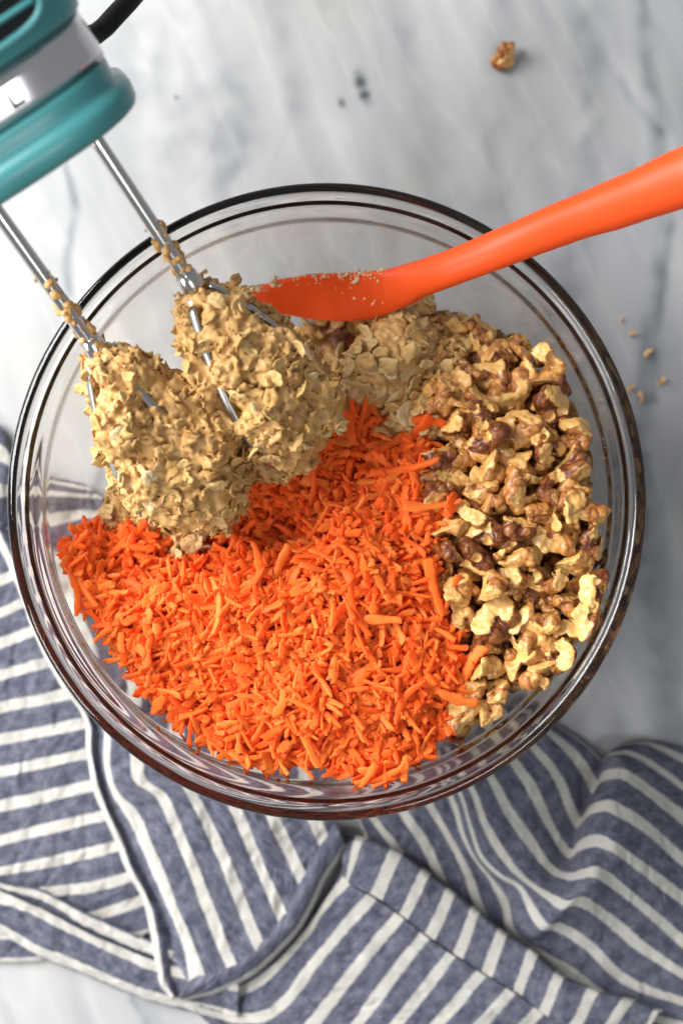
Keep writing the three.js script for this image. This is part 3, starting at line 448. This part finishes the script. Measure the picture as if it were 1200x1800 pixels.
  for (let i = 0; i < 120; i++) { const ri = Math.floor(r() < 0.35 ? lerp(62, 74, r()) : lerp(60, 106, Math.pow(r(), 0.8))), ring = rings[Math.min(ri, n)]; let best = null; for (let q = 0; q < 6; q++) { const c = ring[Math.floor(r() * M)]; if (!best || c.y > best.y) best = c; } const o = mesh(crumb, doughMat, 'dough_crumb'); o.position.copy(best); o.rotation.set(r() * 6, r() * 6, r() * 6); o.scale.set(0.3 + 0.7 * r() * r(), 0.35 + 0.3 * r(), 0.25 + 0.5 * r()); put(o, 'dough_crumb', 'tiny pale dough crumb stuck to the orange spatula', 'crumb', 'crumbs on the spatula'); }
  for (const [x, y, s, l] of [[1110, 587, 1.6, 'tan crumb on the marble right of the bowl, highest of the larger ones'], [1137, 620, 1.5, 'tan crumb on the marble right of the bowl, second from the top'], [1163, 670, 2.2, 'largest brown crumb on the marble at the right'], [1106, 683, 1.9, 'yellow crumb on the marble close to the bowl rim'], [1126, 696, 1.6, 'brown crumb just right of the yellow crumb'], [1090, 562, 0.9, 'faint pale crumb above the other marble crumbs']]) { const o = mesh(crumb, nutMat, 'crumb'); o.position.copy(P(x, y, 0.001)); o.rotation.y = r() * 6; o.scale.set(s * (0.9 + 0.6 * r()), s * 0.8, s * (0.6 + 0.4 * r())); put(o, 'crumb', l, 'crumb'); }
}

// ---------------------------------------------------------------- striped towel
{
  const W = 1024, H = 1024, NS = 8;                                   // the print: eight stripes, 0.16 m along them
  const tex = dataTexture(W, H, (i, j, out) => {
    const v = j / H * NS, u = i / W, f = Math.abs(v - Math.round(v)), per = (a, b, s) => { const A = u * Math.PI * 2; return fbm(Math.cos(A) * a + s, Math.sin(A) * a, v * b, 3); };
    const wob = 0.016 * n3(u * 40, v * 8, 3) + 0.02 * n3(u * 5, Math.round(v) * 3.7, 30), k = sstep(0.158, 0.192, f + wob);
    const slub = 0.5 * n3(u * 420, v * 6, 9) + 0.5 * n3(u * 9, v * 60, 19), heather = per(3.2, 2.4, 4), speck = n3(u * 170, v * 9, 41) * 0.6 + n3(u * 90, v * 22, 43) * 0.6, fine = n3(i * 0.55, j * 0.22, 1) * 0.5 + n3(i * 0.22, j * 0.55, 2) * 0.5;
    const t = 0.5 + 0.34 * slub + 0.55 * heather + 0.30 * fine + 0.34 * speck;
    const navy = [lerp(74, 136, t), lerp(77, 137, t), lerp(97, 150, t)], w = 1 + 0.03 * slub + 0.02 * fine, white = [214 * w, 211 * w, 203 * w];
    for (let c = 0; c < 3; c++) out[c] = lerp(white[c], navy[c], k);
  }, true);
  const weave = dataTexture(512, 512, (i, j, out) => { const a = 0.5 + 0.5 * Math.sin(i / 512 * Math.PI * 2 * 128) * Math.sin(j / 512 * Math.PI * 2 * 128), b = 0.5 + 0.5 * n3(i / 9, j / 60, 1), c = 0.5 + 0.5 * n3(i / 60, j / 9, 2); out[0] = out[1] = out[2] = 255 * (0.4 * a + 0.3 * b + 0.3 * c); }, false);
  weave.repeat.set(5, 5);
  const cloth = std({ map: tex, color: lin(0.90, 0.90, 0.90), bumpMap: weave, bumpScale: 0.0006, roughness: 0.9, specularIntensity: 0.25, sheen: 0.25, sheenRoughness: 0.6, sheenColor: lin(0.8, 0.82, 0.9) });
  const towel = new THREE.Group();
  // rows run along the stripes: [stripe number, [[photo x, y, height], ...]]; even stripe numbers are white in their middle
  function sheet(rows, name, { nu = 90, per = 9, wrinkle = 0.0009, thick = 0.0011, u0 = 0 } = {}) {
    const lines = rows.map(([, pts]) => new THREE.CatmullRomCurve3(pts.map((q) => P(...q)), false, 'centripetal').getSpacedPoints(nu)), len = rows.map(([, pts]) => new THREE.CatmullRomCurve3(pts.map((q) => P(...q)), false, 'centripetal').getLength());
    const nv = (rows.length - 1) * per, top = [], uv = [], s = u0 * 3.1;
    const cols = []; for (let i = 0; i <= nu; i++) cols.push(new THREE.CatmullRomCurve3(lines.map((l) => l[i]), false, 'centripetal'));
    for (let j = 0; j <= nv; j++) for (let i = 0; i <= nu; i++) { const t = j / nv, k = Math.min(t * (rows.length - 1), rows.length - 1 - 1e-6), a = Math.floor(k), p = cols[i].getPoint(t); const e = wrinkle * (fbm(p.x * 55 + s, 1, p.z * 55, 3) * 1.7 + 0.28 * n3(p.x * 190, s, p.z * 190) - 0.9 * Math.exp(-Math.pow(n3(p.x * 48, s + 9, p.z * 48) * 9, 2)) + 0.7 * Math.exp(-Math.pow(n3(p.x * 36, s + 19, p.z * 36) * 8, 2))); p.y = Math.max(p.y + e, 0.0016); top.push(p); uv.push(u0 + lerp(len[a], len[a + 1], k - a) * (i / nu) / 0.16, lerp(rows[a][0], rows[a + 1][0], k - a) / NS); }
    const n = nu + 1, idx = [], pos = []; for (const p of top) pos.push(p.x, p.y, p.z);
    const g0 = new THREE.BufferGeometry(); g0.setAttribute('position', new THREE.Float32BufferAttribute(pos, 3));
    for (let j = 0; j < nv; j++) for (let i = 0; i < nu; i++) { const a = j * n + i; idx.push(a, a + n, a + 1, a + 1, a + n, a + n + 1); }
    g0.setIndex(idx.slice()); g0.computeVertexNormals(); const N = g0.attributes.normal; let up = 0; for (let i = 0; i < N.count; i++) up += N.getY(i); const sg = up < 0 ? -1 : 1;
    if (sg < 0) for (let i = 0; i < idx.length; i += 3) { const q = idx[i]; idx[i] = idx[i + 1]; idx[i + 1] = q; }
    const off = top.length, faces = idx.length; for (let i = 0; i < off; i++) pos.push(top[i].x - sg * N.getX(i) * thick, Math.max(top[i].y - sg * N.getY(i) * thick, 0.0004), top[i].z - sg * N.getZ(i) * thick);
    for (let i = 0; i < faces; i += 3) idx.push(idx[i] + off, idx[i + 2] + off, idx[i + 1] + off);
    const wall = (a, b) => { idx.push(a, b, b + off, a, b + off, a + off); };
    for (let i = 0; i < nu; i++) { wall(i, i + 1); wall(nv * n + i + 1, nv * n + i); } for (let j = 0; j < nv; j++) { wall((j + 1) * n, j * n); wall(j * n + nu, (j + 1) * n + nu); }
    const g = new THREE.BufferGeometry(); g.setAttribute('position', new THREE.Float32BufferAttribute(pos, 3)); g.setAttribute('uv', new THREE.Float32BufferAttribute(uv.concat(uv), 2)); g.setIndex(idx); g.computeVertexNormals();
    return part(g, cloth, name, towel);
  }
  const H_ = (pts, h) => pts.map(([x, y, hh]) => [x, y, hh ?? h]);
  // left lower layer
  sheet([
    [-7.45, H_([[-70, 730], [0, 748], [25, 800], [70, 835], [130, 850]], .004)], [-7, H_([[-70, 800], [0, 800], [35, 830], [90, 850], [150, 860]], .008)], [-6, H_([[-70, 880], [0, 862, .014], [40, 860], [95, 868], [165, 872]], .010)], [-5, H_([[-70, 960], [0, 948, .006], [50, 925], [110, 905], [190, 905]], .005)],
    [-4, H_([[-70, 1030], [0, 1020], [60, 990], [130, 965], [220, 950]], .005)], [-3, H_([[-70, 1092], [0, 1077], [60, 1050], [140, 1020], [230, 1010]], .004)], [-2, H_([[-70, 1145], [0, 1130], [60, 1108], [140, 1080], [240, 1070]], .004)], [-1, H_([[-70, 1200], [0, 1187], [60, 1170], [140, 1150], [260, 1130]], .004)],
    [0, H_([[-70, 1258], [0, 1243], [60, 1232], [110, 1222], [270, 1190]], .004)], [1, H_([[-70, 1318], [0, 1300], [80, 1285], [150, 1270], [290, 1240]], .004)], [2, H_([[-70, 1372], [0, 1357], [80, 1340], [155, 1324], [300, 1300]], .004)], [3, H_([[-70, 1432], [0, 1417], [80, 1400], [160, 1381], [310, 1350]], .004)],
    [4, H_([[-70, 1490], [0, 1477], [90, 1455], [180, 1434], [320, 1405]], .004)], [5, H_([[-70, 1543], [0, 1532], [100, 1513], [205, 1487], [330, 1455]], .005)], [6, H_([[-70, 1580], [0, 1578], [90, 1566], [160, 1560], [225, 1543], [340, 1505]], .005)], [7, H_([[-70, 1640], [40, 1640], [150, 1615], [220, 1592], [255, 1580], [340, 1545]], .0035)], [8, H_([[-70, 1690], [60, 1690], [170, 1665], [270, 1640], [340, 1610]], .003)],
  ], 'cloth', { u0: 0.1 });
  // the doubled edge along the lower left
  sheet([
    [-.25, H_([[-80, 1525], [20, 1556], [67, 1563], [167, 1612], [290, 1662], [420, 1700]], .009)], [.17, H_([[-80, 1535], [10, 1563], [67, 1580], [167, 1634], [290, 1684], [420, 1715]], .0085)], [.22, H_([[-80, 1538], [5, 1565], [62, 1586], [165, 1640], [288, 1689], [420, 1718]], .0050)], [.83, H_([[-80, 1540], [5, 1568], [60, 1592], [163, 1644], [287, 1693], [420, 1722]], .0085)],
    [1.2, H_([[-80, 1555], [0, 1590], [60, 1610], [160, 1660], [280, 1712], [420, 1745]], .009)], [1.5, H_([[-80, 1580], [0, 1610], [62, 1638], [156, 1682], [280, 1733], [420, 1765]], .008)], [1.82, H_([[-80, 1600], [0, 1624], [66, 1660], [153, 1696], [213, 1722], [283, 1746], [420, 1778]], .008)], [2.16, H_([[-80, 1612], [0, 1640], [66, 1677], [153, 1712], [213, 1738], [283, 1762], [420, 1795]], .006)], [2.24, H_([[-80, 1614], [0, 1642], [66, 1680], [153, 1715], [213, 1741], [283, 1765], [420, 1798]], .0016)],
  ], 'hem', { u0: 0.43, wrinkle: 0.0007 });
  // lower right flap: its main face ...
  sheet([
    [-.5, H_([[615, 1490, .010], [590, 1550, .006], [555, 1600, .005], [500, 1665], [430, 1715], [330, 1745], [290, 1750]], .004)], [0, H_([[612, 1548, .011], [572, 1590, .009], [543, 1635], [500, 1685], [455, 1725], [400, 1752], [340, 1758]], .006)], [1, H_([[652, 1576, .012], [600, 1635], [545, 1700], [505, 1755], [465, 1785], [400, 1786], [340, 1768]], .0075)], [2, H_([[702, 1610, .012], [650, 1672], [600, 1735], [555, 1792], [520, 1835], [440, 1845]], .0075)], [3, H_([[746, 1645, .012], [690, 1715], [640, 1785], [590, 1850]], .007)], [4, H_([[792, 1677, .012], [745, 1740], [697, 1798], [650, 1855]], .007)],
    [5, H_([[846, 1711, .012], [800, 1765], [767, 1800], [720, 1855]], .007)], [6, H_([[897, 1742, .012], [850, 1795], [800, 1855]], .007)], [7, H_([[947, 1776, .012], [920, 1805], [880, 1850]], .007)], [8, H_([[1000, 1806, .012], [980, 1825], [950, 1850]], .007)],
  ], 'cloth', { u0: 0.71, wrinkle: 0.0008 });
  // ... and the stitched hem along its folded edge, where the stripes do not meet
  sheet([
    [-.6, H_([[605, 1462, .006], [600, 1500, .012], [603, 1540, .011]], .012)], [.25, H_([[648, 1475, .009], [640, 1482, .014], [628, 1515, .0145], [612, 1552, .0125]], .0135)], [1, H_([[700, 1494, .009], [695, 1500, .0145], [678, 1540, .015], [662, 1578, .0128]], .0135)], [2, H_([[751, 1530, .009], [746, 1535, .0145], [727, 1575, .015], [708, 1612, .0128]], .0135)], [3, H_([[796, 1565, .009], [791, 1569, .0145], [773, 1610, .015], [754, 1647, .0128]], .0135)], [4, H_([[839, 1597, .009], [833, 1601, .0145], [820, 1640, .015], [804, 1681, .0128]], .0135)],
    [5, H_([[887, 1637, .010], [881, 1641, .0165], [868, 1675, .016], [854, 1713, .0128]], .0135)], [6, H_([[941, 1671, .010], [935, 1676, .017], [922, 1710, .016], [909, 1746, .0128]], .0135)], [7, H_([[986, 1712, .010], [980, 1716, .0165], [967, 1748, .016], [954, 1782, .0128]], .0135)], [8, H_([[1047, 1738, .009], [1040, 1743, .0155], [1025, 1775, .015], [1005, 1812, .0128]], .0135)], [9, H_([[1107, 1755, .008], [1100, 1760, .014], [1082, 1787, .014], [1060, 1825, .012]], .0135)], [10, H_([[1165, 1775, .006], [1155, 1780, .011], [1140, 1810, .011], [1120, 1845, .010]], .0135)],
  ], 'hem', { u0: 0.23, nu: 40, wrinkle: 0.0006 });
  // right layer with its valley and raised fold
  sheet([
    [-1, H_([[610, 1390], [650, 1500], [690, 1600], [780, 1720], [900, 1830]], .003)], [0, H_([[640, 1400], [655, 1440], [692, 1485], [760, 1610], [850, 1730], [960, 1830]], .0035)], [1, H_([[680, 1370], [710, 1430], [745, 1482], [775, 1545], [830, 1640], [930, 1750], [1050, 1830]], .0045)], [2, H_([[725, 1350], [755, 1415], [795, 1482], [820, 1532], [840, 1590], [900, 1690], [1000, 1768], [1140, 1830]], .005)],
    [3, H_([[765, 1345], [800, 1420, 0.0065], [813, 1467, 0.0080], [833, 1508, 0.0065], [867, 1552, 0.0050], [887, 1590], [897, 1637], [943, 1675], [1000, 1708], [1040, 1738], [1120, 1778], [1240, 1815]], .004)], [4, H_([[775, 1335], [810, 1400, 0.0140], [827, 1457, 0.0140], [845, 1507, 0.0125], [877, 1538, 0.0125], [913, 1558, 0.0155], [935, 1598, 0.0170], [957, 1630, 0.0193], [975, 1628, 0.0155], [1033, 1662, 0.0095], [1087, 1717, 0.0050], [1127, 1738], [1200, 1761], [1260, 1780]], .004)],
    [5, H_([[790, 1330], [830, 1390, 0.0185], [847, 1440, 0.0170], [880, 1500, 0.0155], [913, 1541, 0.0170], [960, 1574, 0.0230], [993, 1592, 0.0290], [1013, 1584, 0.0290], [1067, 1614, 0.0155], [1127, 1664, 0.0080], [1200, 1713, 0.0050], [1260, 1750]], .005)], [6, H_([[830, 1320], [863, 1370, 0.0185], [893, 1427, 0.0155], [927, 1473, 0.0140], [953, 1510, 0.0125], [975, 1533, 0.0140], [1000, 1540, 0.0185], [1027, 1535, 0.0260], [1047, 1533, 0.0305], [1100, 1570, 0.0200], [1167, 1627, 0.0095], [1200, 1657, 0.0065], [1260, 1700]], .006)],
    [7, H_([[860, 1280], [903, 1340, 0.0170], [933, 1383, 0.0140], [960, 1440, 0.0095], [987, 1487, 0.0065], [1000, 1502, 0.0065], [1017, 1487, 0.0155], [1047, 1478, 0.0260], [1073, 1487, 0.0305], [1120, 1520, 0.0230], [1200, 1580, 0.0110], [1260, 1625]], .007)], [8, H_([[890, 1260], [937, 1313, 0.0140], [967, 1347, 0.0125], [987, 1382, 0.0095], [1000, 1417, 0.0065], [1015, 1448, 0.0040], [1022, 1440, 0.0095], [1040, 1422, 0.0230], [1067, 1417, 0.0290], [1090, 1427, 0.0290], [1133, 1453, 0.0230], [1200, 1513, 0.0125], [1260, 1560]], .008)],
    [9, H_([[915, 1250], [963, 1287, 0.0110], [1000, 1320, 0.0080], [1030, 1360, 0.0040], [1042, 1386, 0.0030], [1050, 1376, 0.0080], [1067, 1363, 0.0215], [1093, 1363, 0.0260], [1127, 1383, 0.0215], [1200, 1440, 0.0110], [1260, 1480]], .007)], [9.5, H_([[930, 1240], [975, 1278, 0.0050], [1015, 1306, 0.0050], [1040, 1330, 0.0040], [1056, 1345, 0.0030], [1060, 1342, 0.0080], [1072, 1334, 0.0185], [1095, 1335, 0.0215], [1125, 1348, 0.0185], [1200, 1400, 0.0095], [1260, 1440]], .006)],
    [10, H_([[935, 1238], [978, 1275, 0.0025], [1018, 1302, 0.0030], [1044, 1325, 0.0030], [1058, 1338, 0.0030], [1063, 1333, 0.0065], [1074, 1325, 0.0155], [1097, 1322, 0.0170], [1120, 1330, 0.0155], [1165, 1358, 0.0125], [1230, 1410]], .005)], [10.6, H_([[937, 1236], [980, 1272, 0.0016], [1021, 1298, 0.0020], [1048, 1321, 0.0016], [1062, 1333, 0.0020], [1066, 1329, 0.0040], [1076, 1319, 0.0095], [1100, 1312, 0.0110], [1130, 1314, 0.0110], [1170, 1335, 0.0095], [1240, 1375]], .004)],
    [11, H_([[938, 1235], [981, 1271, 0.0016], [1022, 1297, 0.0016], [1049, 1320, 0.0016], [1063, 1332, 0.0016], [1068, 1327, 0.0030], [1080, 1315, 0.0040], [1110, 1307, 0.0050], [1140, 1307, 0.0065], [1190, 1330, 0.0065], [1250, 1360]], .003)], [11.4, H_([[939, 1234], [982, 1270, 0.0016], [1023, 1296, 0.0016], [1050, 1319, 0.0016], [1064, 1331, 0.0016], [1069, 1326, 0.0020], [1082, 1313, 0.0020], [1115, 1303, 0.0025], [1150, 1303, 0.0030], [1210, 1318, 0.0030], [1260, 1340]], .002)],
  ], 'cloth', { u0: 0.55, nu: 150, wrinkle: 0.0007 });
  // the upper left flap, folded over
  sheet([
    [-.1, H_([[-20, 930], [12, 990], [40, 1060], [62, 1120], [104, 1200], [146, 1262], [152, 1320], [166, 1395], [198, 1468], [222, 1530], [250, 1580], [266, 1650], [281, 1730], [300, 1756]], .009)], [.22, H_([[0, 930], [28, 995], [54, 1064], [76, 1125], [114, 1200], [158, 1268], [162, 1325], [178, 1395], [210, 1468], [235, 1530], [265, 1588], [282, 1655], [294, 1730], [306, 1750]], .0115)], [.5, H_([[20, 930], [44, 1000], [68, 1066], [92, 1130], [126, 1205], [170, 1280], [172, 1340], [188, 1400], [222, 1470], [250, 1535], [284, 1600], [302, 1660], [308, 1720], [312, 1745]], .008)],
    [.66, H_([[30, 930], [60, 1000], [84, 1066], [108, 1130], [140, 1205], [178, 1282], [180, 1345], [194, 1400], [228, 1465], [256, 1530], [290, 1600], [310, 1655], [320, 1712], [322, 1742]], .009)], [1, H_([[60, 940], [90, 1010], [130, 1110], [165, 1200], [188, 1283], [188, 1345], [203, 1396], [233, 1430], [257, 1480], [283, 1540], [305, 1597], [333, 1660], [353, 1722]], .013)], [2, H_([[130, 950, .008], [190, 1120, .010], [232, 1270], [240, 1340], [245, 1372], [283, 1396], [310, 1455], [345, 1540], [370, 1605], [393, 1668], [410, 1705]], .014)],
    [3, H_([[210, 980, .006], [270, 1180, .007], [310, 1330, .011], [335, 1393], [365, 1450], [398, 1520], [430, 1605], [457, 1667]], .014)], [4, H_([[285, 1050, .005], [350, 1250, .007], [395, 1380, .010], [417, 1427], [450, 1510], [475, 1565], [500, 1622]], .013)], [5, H_([[385, 1110, .005], [435, 1290, .006], [465, 1400, .010], [480, 1440], [507, 1495], [533, 1548]], .013)], [6, H_([[475, 1150, .005], [515, 1300, .006], [545, 1420, .009], [557, 1455], [572, 1490]], .012)], [6.5, H_([[520, 1170, .005], [555, 1310, .006], [580, 1420, .009], [590, 1450], [596, 1470]], .011)],
  ], 'cloth', { u0: 0.37, nu: 110, per: 10 });
  sheet([
    [.40, H_([[335, 1722], [370, 1706], [412, 1688], [457, 1652], [500, 1606], [522, 1560], [545, 1515], [566, 1482], [590, 1452]], .0128)], [.50, H_([[322, 1740], [378, 1718], [424, 1694], [470, 1657], [510, 1612], [535, 1562], [556, 1522], [575, 1492], [597, 1462]], .0148)], [.62, H_([[316, 1752], [380, 1730], [432, 1702], [480, 1662], [517, 1620], [543, 1573], [562, 1533], [582, 1503], [602, 1473]], .0140)], [.86, H_([[318, 1757], [384, 1738], [440, 1708], [487, 1668], [522, 1628], [548, 1583], [568, 1540], [588, 1510], [606, 1482]], .0120)], [1.15, H_([[322, 1760], [388, 1744], [446, 1714], [492, 1674], [527, 1634], [553, 1590], [572, 1548], [592, 1518], [608, 1490]], .0080)],
  ], 'hem', { u0: 0.9, wrinkle: 0.0005, nu: 100, per: 6 });
  put(towel, 'kitchen_towel', 'navy and white striped linen towel rumpled on the marble below the bowl', 'towel');
}

renderer.render(scene, camera);
